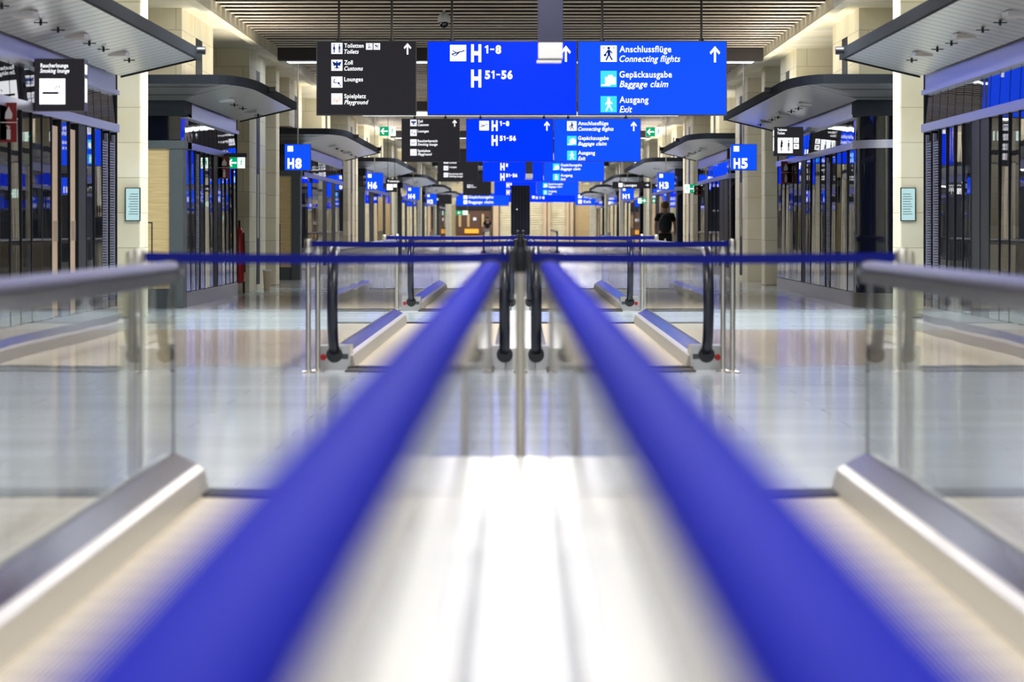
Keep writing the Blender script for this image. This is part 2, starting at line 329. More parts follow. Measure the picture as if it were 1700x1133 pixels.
# ---------------------------------------------------------------- shops and canopies
def canopy(s, y0, y1, label, round_near=True, spots=(), nfix=6, ys=None):
    oi, oo = 4.49, 3.63
    ys = ys if ys is not None else y0+.9
    t = empty('metal_canopy', (s*4.1, (y0+y1)/2, 2.78), label, 'canopy', 'metal canopies above the shop fronts')
    if round_near:
        rx, ry = .42, 2.4
        out = [(5.6, y0), (oi, y0)]+[(oo+rx-rx*math.sin(a), y0+ry-ry*math.cos(a)) for a in [math.pi/2*i/10 for i in range(11)]]+[(oo, y1)]
        inn = [(5.6, ys), (oi, ys)]+[(oi, max(ys, y)) for o, y in out[2:]]
    else:
        out = [(oo, y0), (oo, y1)]; inn = [(oi, y0), (oi, y1)]
    def zb(o): return 2.985-(min(o, oi)-oo)/(oi-oo)*.2
    mb = MB(); n = len(out); vs_ = []
    for (a, b), (c, d) in zip(out, inn): vs_ += [(s*a, b, 2.985), (s*c, d, 2.785), (s*c, d, 3.06), (s*a, b, 3.06)]
    fs = [(k*4+i, k*4+(i+1) % 4, (k+1)*4+(i+1) % 4, (k+1)*4+i) for k in range(n-1) for i in range(4)]+[(0, 3, 2, 1), ((n-1)*4, (n-1)*4+1, (n-1)*4+2, (n-1)*4+3)]
    mb.add(vs_, fs); mb.build('soffit', M_soff, t)
    # fascia strip around the outer edge
    edge = out if round_near else [(oo, y0), (oo, y1)]
    mb = MB(); th = .05; m = len(edge); vs_ = []
    for i, (o, y) in enumerate(edge):
        q0 = edge[max(i-1, 0)]; q1 = edge[min(i+1, m-1)]; dx, dy = q1[0]-q0[0], q1[1]-q0[1]; L = math.hypot(dx, dy) or 1
        nx, ny = -abs(dy)/L, -abs(dx)/L
        for a, z in ((.002, 2.965), (th, 2.965), (th, 3.085), (.002, 3.085)): vs_.append((s*(o+nx*a), y+ny*a, z))
    fs = [(k*4+i, k*4+(i+1) % 4, (k+1)*4+(i+1) % 4, (k+1)*4+i) for k in range(m-1) for i in range(4)]+[(0, 3, 2, 1), ((m-1)*4, (m-1)*4+1, (m-1)*4+2, (m-1)*4+3)]
    mb.add(vs_, fs); mb.build('fascia', M_fascia, t)
    MB().add([(s*oo, y1, 2.965), (s*oi, y1, 2.765), (s*oi, y1, 2.80), (s*oo, y1, 3.0), (s*oo, y1+.02, 2.965), (s*oi, y1+.02, 2.765), (s*oi, y1+.02, 2.80), (s*oo, y1+.02, 3.0)],
             [(0, 1, 2, 3), (4, 5, 6, 7), (0, 1, 5, 4), (1, 2, 6, 5), (2, 3, 7, 6), (3, 0, 4, 7)]).build('end_trim', M_dark, t)
    L = y1-y0
    for k in range(nfix):
        yy = y0+L*(.3+.6*k/max(nfix-1, 1)); oo2 = 4.12; z = zb(oo2)
        if k % 3 == 0: B(s*(oo2-.09), s*(oo2+.09), yy, yy+.35, z-.035, z+.01).build('soffit_light', M_metalwhite, t)
        else:
            q = MB().cyl((s*oo2, yy, z+.01), (s*oo2, yy, z-.05), .012, 8); q.box(s*(oo2-.06), s*(oo2+.06), yy-.01, yy+.01, z-.03, z-.02); q.build('sprinkler', M_black, t)
    for yy in spots:
        MB().cyl((s*(oo-.14), yy, 3.045), (s*(oo+.04), yy, 3.045), .045, 16).build('spotlight', M_black, t, True)
    return t

def shop(s, y0, y1, label, n, front='wood', seq=None, far=False):
    o0 = 4.55; ob = 7.3
    t = empty('glazed_shop', (s*5.9, (y0+y1)/2, 0), label, 'shop front', 'glazed shop fronts along the hall')
    ys = y0+(.95 if front == 'round' else .5)
    B(s*(o0+.22), s*ob, y0+1.0, y1-.02, .02, 2.7).build('shop_body', M_black, t)
    B(s*(o0-.03), s*(o0+.25), ys, y1, 0, .2).build('plinth', M_steel, t)
    B(s*(o0-.05), s*(o0+.2), ys-.05, y1, 2.15, 2.24).build('door_head_rail', M_rail, t)
    B(s*(o0-.05), s*(o0+.2), ys-.05, y1, 2.57, 2.62).build('upper_rail', M_rail, t)
    B(s*(o0-.01), s*(o0+.2), ys-.05, y1, 2.62, 2.80).build('fascia_panel', M_rail, t)
    L = y1-ys; st = L/n
    for k in range(n):
        a = ys+k*st; b = a+st
        kind = (seq[k % len(seq)] if seq else 'g')
        if not far or k % 2 == 0:
            b_ = (b if not far or k == n-1 else b+st)-.02
            q = [(o0+.005, a+.02), (o0+.005, b_), (o0+.1, b_), (o0+.1, a+.02)]
            MB().add([(s*(u-.017), v, 2.24) for u, v in q]+[(s*u, v, 2.57) for u, v in q], [(0, 1, 2, 3), (4, 5, 6, 7), (0, 1, 5, 4), (1, 2, 6, 5), (2, 3, 7, 6), (3, 0, 4, 7)]).build('transom_pane', M_trans, t)
        if kind == 'g':
            # each pane hangs a touch out of true, as real panes do
            th = -random.uniform(0, .020); dx = math.tan(th)*(st)
            mb = MB(); xa = o0+.0; xb = o0+.0+dx
            ln = -.014                                           # and leans back a little
            q = [(xa, a+.022), (xb, b-.022), (xb+.03, b-.022), (xa+.03, a+.022)]
            mb.add([(s*(u+ln), v, .21) for u, v in q]+[(s*u, v, 2.14) for u, v in q], [(0, 1, 2, 3), (4, 5, 6, 7), (0, 1, 5, 4), (1, 2, 6, 5), (2, 3, 7, 6), (3, 0, 4, 7)])
            mb.build('glass_pane', M_shop, t)
        elif kind == 'w':
            B(s*(o0+.01), s*(o0+.08), a+.05, b-.05, .21, 2.08).build('wood_door', M_woodlight, t)
            B(s*(o0-.03), s*(o0+.01), b-.35, b-.31, .95, 1.15).build('door_handle', M_post, t)
        elif kind == 'd':
            B(s*(o0-.015), s*(o0+.1), a, b, .0, 2.15).build('dark_panel', M_dark, t)
        elif kind == 'l':
            B(s*(o0+.03), s*(o0+.08), a+.05, b-.05, .21, 2.05).build('louvre_backing', M_black, t)
            mb = MB()
            for q in range(60): mb.box(s*(o0+.0), s*(o0+.03), a+.12, b-.12, .3+q*.029, .312+q*.029)
            for (u, v) in ((a+.04, a+.12), (b-.12, b-.04)): mb.box(s*(o0-.004), s*(o0+.03), u, v, .2, 2.12)
            mb.build('louvre_grille', M_rail, t)
        B(s*(o0-.022), s*(o0+.08), b-.018, b+.006, .2, 2.16).build('mullion', M_dark, t)
    # end facing up the hall towards the camera
    if front == 'wood':
        B(s*(o0+.15), s*(ob-.2), y0, y0+.98, .26, 2.14).build('oak_panel', M_wood, t)
        B(s*(o0+.12), s*(ob-.2), y0+.02, y0+.98, .0, .25).build('panel_plinth', M_slate, t)
        B(s*(o0-.03), s*(o0+.15), y0-.03, y0+.50, .0, 2.16).build('corner_post', M_slate, t)
        B(s*(o0+.0), s*(ob-.2), y0+.01, y0+.98, 2.26, 2.58).build('end_transom', M_blackglass, t)
        B(s*(o0-.05), s*(ob-.2), y0-.05, y0+.98, 2.14, 2.25).build('end_rail', M_slate, t)
        B(s*(o0-.05), s*(ob-.2), y0-.05, y0+.98, 2.58, 2.80).build('end_fascia', M_fascia, t)
        MB().box(s*(o0+.38), s*(o0+.395), y0-.006, y0, .26, 1.15).box(s*(o0+.38), s*(o0+.9), y0-.006, y0, 1.14, 1.155).build('door_joint', M_black, t)
    else:
        r = .85
        def qpts(rr): return [(s*(o0+r-rr*math.cos(a)), y0+r-rr*math.sin(a)) for a in [math.pi/2*i/14 for i in range(15)]]
        def wrap(name, rr, z0, z1, m):
            q = qpts(rr); MB().prism([(s*(o0+r-rr), ys+.05)]+q+[(s*(ob-.2), y0+r-rr), (s*(ob-.2), y0+.98), (s*(o0+r-rr+.01), y0+.98)], 'z', z0, z1).build(name, m, t, True)
        wrap('rounded_glass_corner', r, .2, 2.15, M_blackglass)
        wrap('rounded_transom', r, 2.26, 2.58, M_blackglass)
        wrap('rounded_rail', r+.04, 2.15, 2.26, M_rail)
        wrap('rounded_fascia', r+.03, 2.58, 2.80, M_fascia)
        wrap('rounded_plinth', r+.03, 0, .2, M_steel)
        MB().cyl((s*(o0+.03), y0+.93, .2), (s*(o0+.03), y0+.93, 2.15), .03, 10).build('corner_trim', M_post, t, True)
    B(s*(o0-.02), s*ob, y1-.02, y1+.04, 0, 2.80).build('end_wall', M_dark, t)
    B(s*(o0+.1), s*ob, y0+.1, y1, 2.8, 3.1).build('roof', M_fascia, t)
    return t
shop(-1, 18, 37.2, 'nearest left glazed shop with oak doors beside the smoking lounge sign', 29, seq='g'*21+'wgwdggll')
shop(1, 18, 37.2, 'nearest right glazed shop with a dark panel and louvre door', 29, seq='g'*21+'ddggggll')
shop(-1, 44.4, 53.0, 'left shop front with an oak end wall and red fire sign', 12, seq='gglgggdggggg')
shop(1, 44.2, 58.4, 'right shop front with the black rounded glass corner and toilet sign', 16, 'round', seq='gggglggggdgggggg')
shop(-1, 68, 84.6, 'left shop front with an oak end wall behind the H8 sign', 9, seq='ggggdgdgg')
shop(1, 71.5, 84.6, 'right shop front with rounded corner behind the H5 sign', 8, 'round', seq='ddgggdgg')
far_s = [(96, 114), (126, 144), (156, 172), (184, 200)]
for k, (a, b) in enumerate(far_s):
    for s in (-1, 1): shop(s, a, b, 'distant %s shop %s' % (side_word[s], ['just behind the %s gate sign' % ('H6' if s < 0 else 'H3'), 'just behind the %s gate sign' % ('H4' if s < 0 else 'H1'),
                           'beyond the H4 and H1 gate signs', 'that is the last before the end wall'][k]), 6, 'wood' if s < 0 else 'round', far=True, seq='gdggdg')
canopy(-1, 14, 37.2, 'large grey metal canopy at top left over the smoking lounge sign', False, (36.7,), 14)
canopy(1, 14, 37.2, 'large grey metal canopy at top right corner', False, (36.7,), 14)
canopy(-1, 43.4, 53.0, 'curved grey canopy above the left oak panelled shop', True, (47.2,), 5)
canopy(1, 43.25, 58.4, 'curved grey canopy above the toilet sign on the right', True, (47.4,), 8)
canopy(-1, 67.0, 84.6, 'curved grey canopy above and behind the H8 gate sign', True, (71.5, 83), 6)
canopy(1, 70.4, 84.6, 'curved grey canopy above and behind the H5 gate sign', True, (74.5, 83), 6)
for k, (a, b) in enumerate(far_s):
    for s in (-1, 1): canopy(s, a-1.0, b, 'distant curved canopy on the %s %s' % (side_word[s], ['above the %s gate sign' % ('H6' if s < 0 else 'H3'), 'above the %s gate sign' % ('H4' if s < 0 else 'H1'), 'beyond the H4 and H1 gate signs', 'over the last shop'][k]), True, (), 2)

# ---------------------------------------------------------------- moving walkways
HR = [(.04*math.cos(a)*1.0, .022*math.sin(a)) for a in [2*math.pi*i/14 for i in range(14)]]
def walkway(s, y0, y1, label, npan, rub=None):
    rub = rub or M_rubber
    t = empty('moving_walkway', (s*.77, (y0+y1)/2, 0), label, 'moving walkway', 'moving walkways down the middle of the hall')
    B(s*.20, s*1.30, y0+.3, y1-.05, .0, .012).build('pallet_belt', M_belt, t)
    for (a, b) in ((y0+.3, y0+.55), (y1-.35, y1+.0)): B(s*.20, s*1.32, a, b, .012, .022).build('comb_plate', M_comb, t)
    for (a, b) in ((y0-.12, y0+.3), (y1, y1+.12)): B(s*.20, s*1.32, a, b, .0, .008).build('landing_plate', M_land, t)
    R = .385; zc = .525
    for (o, nm, i0, i1) in ((.12, 'inner', .125, .215), (1.42, 'outer', 1.41, 1.315)):
        # inclined skirt deck and vertical skirt panel
        ib = i1-.05 if i1 > 1 else i1
        pr = [(s*i0, .165), (s*i1, .115), (s*(i1+ib)/2, .10), (s*ib, .0), (s*i0, .0)]
        MB().prism(pr, 'y', y0+.45, y1-.02).build(nm+'_skirt', M_skirtside, t, bevel=.004)
        MB().prism([(s*i0, .168), (s*(i1*.93+i0*.07), .1215), (s*(i1*.93+i0*.07), .115), (s*i0, .162)], 'y', y0+.46, y1-.03).build(nm+'_skirt_top', M_skirt, t)
        B(s*o-.036, s*o+.036, y0+R, y1-.05, .862, .912).build('handrail_guide', M_skirt, t)
        if nm == 'outer':
            B(s*1.43, s*1.46, y0+.45, y1-.02, 0, .16).build('outer_cladding', M_steel, t)
        # glass balustrade panes with rounded newel ends
        zb = .16; zt = .895
        n = npan; L = (y1-y0-.0)/n
        for k in range(n):
            a = y0+k*L+.004; b = a+L-.008
            if k == 0:
                pts = [(b, zb), (b, zt)]+[(y0+.02+R-R*math.sin(q), zc+(zt-zc)*math.cos(q)) for q in [math.pi*i/16 for i in range(17)]]
            elif k == n-1:
                pts = [(a, zb), (a, zt), (y1-.005, zt), (y1-.005, zb)]
            else: pts = [(a, zb), (b, zb), (b, zt), (a, zt)]
            MB().prism(pts, 'x', s*o-.005, s*o+.005).build('glass_pane', M_glass, t)
        # handrail: straight run, round newel at both ends
        path = [(s*o, y0+.62, .12)]+[(s*o, y0+R-R*math.sin(q), zc-(zc-.12)*math.cos(q)) for q in [math.pi*i/20 for i in range(21)]]
        path += [(s*o, y0+R+(y1-y0-2*R)*i/8, .93) for i in range(1, 8)]
        path += [(s*o, y1-.2, .93), (s*o, y1-.08, .928), (s*o, y1, .905)]
        MB().sweep(path, HR).build('handrail', rub if nm == 'inner' or rub is M_rubber else M_railvioletrefl, t, True)
        B(s*o-.006, s*o+.006, y1-.004, y1+.002, .05, .90).build('glass_edge_trim', M_dark, t)
        MB().sweep([(s*o, y1-.10, .93), (s*o, y1-.03, .922), (s*o, y1+.012, .90)], [(a*1.2, b*1.3) for a, b in HR]).build('handrail_end_cap', M_black, t, True)
        # end boxes with rubber inlet
        for e, (a, b, fy, d) in enumerate(((y0+.30, y0+.75, y0+.30, -1), (y1-.75, y1-.30, y1-.30, 1))):
            b0 = (1.30, 1.54) if nm == 'outer' else (.118, .225)
            if e == 1: continue                                 # the run-out end stops flush, without a return box
            bx = B(s*b0[0], s*b0[1], a, b, 0, .18).build('end_box', M_steel, t)
            MB().cyl((s*o, fy+d*.03, .115), (s*o, fy-d*.03, .115), .062, 18).build('handrail_inlet', M_black, bx, True)
            if nm == 'outer':
                MB().cyl((s*1.505, fy+d*.018, .095), (s*1.505, fy, .095), .024, 16).build('emergency_button', M_redpaint, bx, True)
                B(s*1.315, s*1.365, fy+d*.006, fy, .08, .12).build('key_panel', M_slate, bx)
    return t
for s in (-1, 1): walkway(s, -4, 13.55, 'nearest %s moving walkway, glass sides and blurred blue handrail in foreground' % side_word[s], 8, M_railbluerefl)
for s in (-1, 1): walkway(s, 25.0, 37.3, '%s moving walkway beyond the second barrier belt, in mid picture' % side_word[s], 7)
for s in (-1, 1): walkway(s, 42.8, 57.7, '%s moving walkway beyond the third barrier belt, under the big signs' % side_word[s], 7)
for s in (-1, 1): walkway(s, 128, 150, 'farthest %s moving walkway, small and far down the hall' % side_word[s], 8)
for k, (a, b) in enumerate(((-4, 13.4), (25.35, 36.9), (43.1, 57.4), (128.3, 149.8))):
    o = MB().prism([(-.1142, 0), (-.1142, .158), (-.05, .16), (.05, .16), (.1142, .158), (.1142, 0)], 'y', a, b).build('deck_cover', M_deck)
    tag(o, ['bright polished steel cover between the two nearest blue handrails', 'steel cover between the walkways beyond the second belt',
            'steel cover between the walkways under the big signs', 'steel cover between the farthest walkways'][k], 'deck cover', 'steel covers between paired walkways')

# ---------------------------------------------------------------- barrier posts and belts
post_parts = None
def post(x, y, label, h=1.0, r=.019):
    t = empty('barrier_post', (x, y, 0), label, 'barrier post', 'stainless barrier posts')
    MB().lathe([(.001, 0), (.055, 0), (.055, .008), (r, .02), (r, h-.1)], (x, y, 0)).build('tube', M_post, t, True)
    MB().lathe([(r+.004, h-.1), (r+.007, h-.095), (r+.007, h-.012), (r+.002, h), (.001, h)], (x, y, 0)).build('belt_head', M_dark if abs(x) < .1 else M_post, t, True)
    if abs(x) < .1:
        for d in (-1, 1): B(x+d*.022, x+d*.048, y-.025, y+.025, h-.085, h-.0).build('belt_cassette', M_black, t, bevel=.004)
    return t
def belt(x0, x1, y, label, z=.965, sag=.008, hw=.02):
    mb = MB(); n = 14; vs_ = []; fs = []
    for i in range(n+1):
        q = i/n; x = x0+(x1-x0)*q; zz = z-sag*4*q*(1-q)-.012*(1 if abs(x) < .8 else 0)*0
        for dy in (-.0015, .0015):
            vs_ += [(x, y+dy, zz-hw), (x, y+dy, zz+hw)]
    for i in range(n):
        a = i*4; fs += [(a, a+4, a+5, a+1), (a+2, a+3, a+7, a+6), (a+1, a+5, a+7, a+3), (a, a+2, a+6, a+4)]
    fs += [(0, 1, 3, 2), (n*4, n*4+2, n*4+3, n*4+1)]
    mb.add(vs_, fs); o = mb.build('barrier_belt', M_band)
    tag(o, label, 'belt', 'blue barrier belts')
rows = [(13.75, 1.585, 'nearest'), (24.75, 1.585, 'second'), (39.0, 1.6, 'third')]
for (y, xo, w_) in rows:
    cx = 0.0
    post(cx, y, 'dark-headed steel barrier post at the centre of the %s belt row' % w_, 1.0, .021)
    for s in (-1, 1):
        post(s*xo, y, 'steel barrier post holding the %s belt on the %s' % (w_, side_word[s]))
        post(s*(xo-.06 if w_ != 'nearest' else xo+.085), y+(.18 if w_ == 'second' else .5), 'twin steel barrier post close beside the %s belt end on the %s' % (w_, side_word[s]), .985)
        belt(s*.027, s*(xo-.027), y, '%s blue barrier belt, %s half from the centre post' % (w_, side_word[s]))
for s, y, x in ((-1, 43.0, 1.60), (-1, 59.5, 1.6), (1, 43.0, 1.58), (1, 60.5, 1.62)):
    post(s*x, y, 'unstrung steel post %s %s walkway under the big signs' % ('at the start of' if y < 50 else 'past the end of', side_word[s]))

# ---------------------------------------------------------------- hanging displays
_tc = {}
ONE = ([(.20, 0), (.34, 0), (.34, .72), (.24, .72), (.07, .60), (.07, .47), (.20, .55)],)
def text_mesh(body, italic):
    k = (body, italic)
    if k not in _tc and any(c.isdigit() for c in body) and len(body) > 1:
        # figures set one by one, narrow bold, with a flagged 1 and a short dash
        vv = []; ff = []; x = 0
        for ch in body:
            if ch == ' ': x += .3; continue
            if ch == '1': me, fs, wd = [Vector((a, b, 0)) for a, b in ONE[0]], [list(range(7))], .44
            elif ch == '–': me, fs, wd = [Vector(q) for q in ((.06, .30, 0), (.40, .30, 0), (.40, .42, 0), (.06, .42, 0))], [[0, 1, 2, 3]], .46
            else:
                a_, b_, lo, hi = text_mesh(ch, False); me = [Vector(((p.x-lo)/(hi-lo)*.46+.04, p.y, 0)) for p in a_]; fs = b_; wd = .54
            n = len(vv); vv += [Vector((p.x+x, p.y, 0)) for p in me]; ff += [[i+n for i in f] for f in fs]; x += wd
        xs = [v.x for v in vv]; _tc[k] = (vv, ff, min(xs), max(xs)); return _tc[k]
    if k not in _tc:
        c = bpy.data.curves.new('t', 'FONT'); c.body = body; c.size = 1; c.offset = .045 if len(body) == 1 else .014; c.space_character = 1.06; c.resolution_u = 3
        if italic: c.shear = .28
        o = bpy.data.objects.new('t', c); C.objects.link(o); bpy.context.view_layer.update()
        me = bpy.data.meshes.new_from_object(o.evaluated_get(bpy.context.evaluated_depsgraph_get()))
        bpy.data.objects.remove(o); vv = [v.co.copy() for v in me.vertices]; ff = [list(p.vertices) for p in me.polygons]
        xs = [v.x for v in vv]; _tc[k] = (vv, ff, min(xs), max(xs)); bpy.data.meshes.remove(me)
    return _tc[k]
CAP = .70
class Panel:
    """A flat lit panel facing up the hall: u,v in units of k metres from its top left corner."""
    def __init__(s, root, x0, z1, y, k): s.r = root; s.x0 = x0; s.z1 = z1; s.y = y; s.k = k
    def X(s, u): return s.x0+u*s.k
    def Z(s, v): return s.z1-v*s.k
    def rect(s, name, u0, v0, u1, v1, m, d=.004, th=.003, parent=None):
        return B(s.X(u0), s.X(u1), s.y-d-th, s.y-d, s.Z(v1), s.Z(v0)).build(name, m, parent or s.r)
    def text(s, body, u, v, h, wd, m=None, italic=False, d=.006, name='lettering'):
        # v is the baseline, h the cap height, wd the width in panel units
        vv, ff, a, b = text_mesh(body, italic); sx = wd*s.k/(b-a); sz = h*s.k/CAP
        mb = MB(); mb.add([(s.X(u)+(p.x-a)*sx, s.y-d, s.Z(v)+p.y*sz) for p in vv], ff)
        return mb.build(name, m or M_white, s.r)
    def poly(s, name, polys, u0, v0, size, m, d=.0085, parent=None):
        # polys in a unit box, origin top left, v down; several outlines of one pictogram
        mb = MB()
        for p in polys: mb.prism([(s.X(u0+q[0]*size), s.Z(v0+q[1]*size)) for q in p], 'y', s.y-d, s.y-d+.001)
        return mb.build(name, m, parent or s.r)
def circ(cx, cy, r, n=12, ry=None): return [(cx+r*math.cos(2*math.pi*i/n), cy+(ry or r)*math.sin(2*math.pi*i/n)) for i in range(n)]
def bar(x0, y0, x1, y1, w0):
    dx, dy = x1-x0, y1-y0; L = math.hypot(dx, dy); nx, ny = -dy/L*w0/2, dx/L*w0/2
    return [(x0+nx, y0+ny), (x1+nx, y1+ny), (x1-nx, y1-ny), (x0-nx, y0-ny)]
ARROW = [[(.40, .18), (.60, .18), (.60, 1.0), (.40, 1.0)], [(.5, 0), (.98, .38), (.88, .52), (.5, .22)], [(.5, 0), (.5, .22), (.12, .52), (.02, .38)]]
PLANE = [bar(.1, .58, .86, .36, .07), circ(.87, .36, .04), bar(.42, .50, .17, .34, .06), bar(.17, .34, .14, .36, .05), bar(.14, .60, .24, .66, .05), bar(.24, .66, .36, .64, .05), bar(.36, .64, .60, .42, .07)]
WALK = [circ(.50, .16, .09), bar(.5, .26, .52, .58, .17), bar(.5, .56, .34, .92, .09), bar(.53, .56, .72, .90, .09), bar(.47, .30, .30, .52, .07), bar(.55, .30, .72, .48, .07)]
CONNECT = WALK+[[(.2, .52), (.36, .52), (.36, .66), (.2, .66)], circ(.2, .14, .04), circ(.82, .14, .04)]
BAG = [[(.28, .38), (.94, .38), (.94, .84), (.28, .84)], [(.46, .26), (.76, .26), (.76, .40), (.46, .40)], [(.04, .84), (.6, .84), (.6, .93), (.04, .93)]]
MAN = [circ(.5, .1, .1), [(.36, .24), (.64, .24), (.66, .58), (.34, .58)], bar(.42, .56, .42, .98, .12), bar(.58, .56, .58, .98, .12)]
LADY = [circ(.5, .1, .1), [(.42, .24), (.58, .24), (.74, .62), (.26, .62)], bar(.44, .6, .44, .98, .1), bar(.56, .6, .56, .98, .1)]
def off(ps, dx, dy, sc=1): return [[(x*sc+dx, y*sc+dy) for x, y in p] for p in ps]
WC = off(LADY, .02, .12, .45)+off(MAN, .52, .12, .45)+off(LADY, .02, .12, .45)
def scy(ps, a, b, c, d): return [[(a+x*b, c+y*d) for x, y in p] for p in ps]
WC = scy(LADY, .0, .5, .1, .8)+scy(MAN, .48, .5, .1, .8)
EAGLE = [circ(.5, .2, .07), [(.44, .22), (.56, .22), (.6, .7), (.5, .86), (.4, .7)], [(.44, .3), (.1, .16), (.14, .34), (.2, .42), (.18, .54), (.3, .56), (.42, .5)],
         [(.56, .3), (.9, .16), (.86, .34), (.8, .42), (.82, .54), (.7, .56), (.58, .5)], bar(.46, .68, .26, .78, .06), bar(.54, .68, .74, .78, .06)]
LOUNGE = [circ(.28, .28, .06), bar(.24, .36, .24, .56, .07), bar(.24, .54, .50, .56, .07), bar(.62, .58, .88, .86, .06), circ(.66, .6, .1)]
SEESAW = [bar(.1, .72, .9, .55, .05), circ(.28, .5, .06), circ(.74, .4, .06), [(.5, .62), (.58, .8), (.42, .8)]]
CIG = [bar(.12, .56, .74, .56, .085), bar(.77, .51, .77, .61, .03), bar(.83, .51, .83, .61, .03), bar(.60, .40, .62, .32, .03), bar(.69, .36, .66, .28, .03), bar(.76, .38, .78, .26, .03)]
CIG = [bar(.12, .56, .74, .56, .085), [(.765, .52), (.785, .52), (.785, .60), (.765, .60)], [(.82, .52), (.84, .52), (.84, .60), (.82, .60)], bar(.60, .40, .62, .32, .03), bar(.69, .36, .66, .28, .03), bar(.76, .38, .78, .26, .03)]
WHEEL = [circ(.45, .2, .07), bar(.45, .28, .48, .55, .08), bar(.48, .55, .68, .58, .07), bar(.68, .58, .76, .82, .07), circ(.45, .68, .1)]
BABY = [circ(.35, .35, .12), bar(.35, .46, .70, .5, .16), bar(.2, .72, .85, .72, .06), circ(.72, .3, .07)]
RUNNER = [circ(.55, .16, .08), bar(.52, .26, .45, .55, .13), bar(.45, .55, .68, .70, .08), bar(.68, .70, .66, .9, .07), bar(.45, .55, .28, .85, .08), bar(.52, .3, .74, .42, .06), bar(.5, .3, .3, .38, .06)]

def icon(p, u, v, size, polys, bg, fg, name='pictogram'):
    b = p.rect(name, u, v, u+size, v+size, bg, .004, .002)
    if polys: p.poly('pictogram_figure', polys, u, v, size, fg, parent=b)
    return b
K = 1/122
HB = 2.61; HT = HB+124*K                   # bottom and top of the big hanging displays
def housing(x0, x1, y, label, scr, grp, rods=(), z0=HB, z1=HT, depth=.16, cat='display sign', name='hanging_display', ztop=4.62):
    t = empty(name, ((x0+x1)/2, y, z0), label, cat, grp)
    B(x0, x1, y, y+depth, z0, z1).build('housing', M_black, t)
    B(x0+.012, x1-.012, y-.003, y, z0+.012, z1-.012).build('screen', scr, t)
    for rx in rods:
        MB().cyl((rx, y+depth/2, z1), (rx, y+depth/2, ztop), .016 if depth > .12 else .007, 8).build('hanger_rod', M_black, t)
        MB().cyl((rx, y+depth/2, z1), (rx, y+depth/2, z1+.04), .035, 8).build('rod_collar', M_black, t)
    return t
def blue_a(y, row, full):
    w_ = row[0]
    t = housing(-155*K, 94*K, y, 'left half of %s blue display, %s' % (w_, row[1]), M_blue, 'big blue hanging displays', (-.934, .55))
    p = Panel(t, -155*K, HT, y-.003, K)
    if full:
        icon(p, 38, 7, 27, PLANE, M_white, M_inkblue)
        p.text('H', 73, 34, 27, 17); p.text('1–8', 96, 21, 13, 27)
        p.text('H', 73, 76, 27, 17); p.text('51–56', 96, 63, 13, 46)
        p.poly('arrow', ARROW, 220, 8, 1, M_white) if False else None
        MB_ = MB()
        for q in ARROW: MB_.prism([(p.X(222+a*17), p.Z(8+b*27)) for a, b in q], 'y', p.y-.006, p.y-.004)
        MB_.build('arrow', M_white, t)
    else:
        p.text('H', 73, 76, 27, 17); p.text('8', 96, 63, 13, 8)
        p.text('H', 73, 118, 27, 17); p.text('51–56', 96, 105, 13, 46)
    return t
def blue_b(y, row, full):
    t = housing(95*K, 343*K, y, 'right half of %s blue display, %s' % row, M_blue2, 'big blue hanging displays', (1.115, 2.467))
    p = Panel(t, 95*K, HT, y-.003, K)
    icon(p, 38, 8, 27, CONNECT, M_white, M_inkblue); icon(p, 38, 50, 27, BAG, M_cyan, M_white); icon(p, 38, 92, 27, WALK, M_cyan, M_white)
    for (a, b, v, wa, wb) in (('Anschlussflüge', 'Connecting flights', 0, 86, 101), ('Gepäckausgabe', 'Baggage claim', 42, 87, 81), ('Ausgang', 'Exit', 84, 48, 21)):
        p.text(a, 69.5, 19+v, 10.5, wa); p.text(b, 69.5, 35+v, 10.5, wb, italic=True)
    MB_ = MB()
    for q in ARROW: MB_.prism([(p.X(219+a*18), p.Z(9+b*27)) for a, b in q], 'y', p.y-.006, p.y-.004)
    MB_.build('arrow', M_white, t)
    return t
def dark_d(y, row, items, first):
    t = housing(-339*K, -173*K, y, '%s dark display listing %s' % row, M_darkscr, 'big dark hanging displays', (-2.475, -1.754))
    p = Panel(t, -339*K, HT, y-.003, K)
    ic = {'Toiletten': (WC, M_inkblue), 'Zoll': (EAGLE, M_inkblue), 'Lounges': (LOUNGE, M_inkblue), 'Raucherbereich': (CIG, M_inkblue), 'Spielplatz': (SEESAW, M_orange)}
    for i, it in enumerate(items):
        if not it: continue
        a, b, wa, wb = it; v = 3.5+28*i
        icon(p, 25, v, 18.5, ic[a][0], M_offw, ic[a][1])
        p.text(a, 46.5, v+8, 7, wa)
        if b: p.text(b, 46.5, v+18, 7, wb, italic=True)
    if first:
        icon(p, 82.5, 4, 11, WHEEL, M_offw, M_inkblue); icon(p, 95, 4, 11, BABY, M_offw, M_inkblue)
    MB_ = MB()
    for q in ARROW: MB_.prism([(p.X(145+a*13), p.Z(4+b*19)) for a, b in q], 'y', p.y-.006, p.y-.004)
    MB_.build('arrow', M_white, t)
    return t
IT = {'t': ('Toiletten', 'Toilets', 32, 24), 'z': ('Zoll', 'Customs', 14, 31), 'l': ('Lounges', None, 31, 0), 's': ('Spielplatz', 'Playground', 36, 40), 'r': ('Raucherbereich', 'Smoking lounge', 56, 56)}
Y1, Y2, Y3, Y4 = 45.1, 77.4, 111.1, 160.2
dark_d(Y1, ('largest', 'toilets, customs, lounges, playground'), [IT['t'], IT['z'], IT['l'], IT['s']], True)
dark_d(Y2, ('second largest', 'customs, lounges, smoking, playground'), [IT['z'], IT['l'], IT['r'], IT['s']], False)
dark_d(Y3, ('third', 'customs, lounges and smoking lounge, partly hidden'), [None, IT['z'], IT['l'], IT['r']], False)
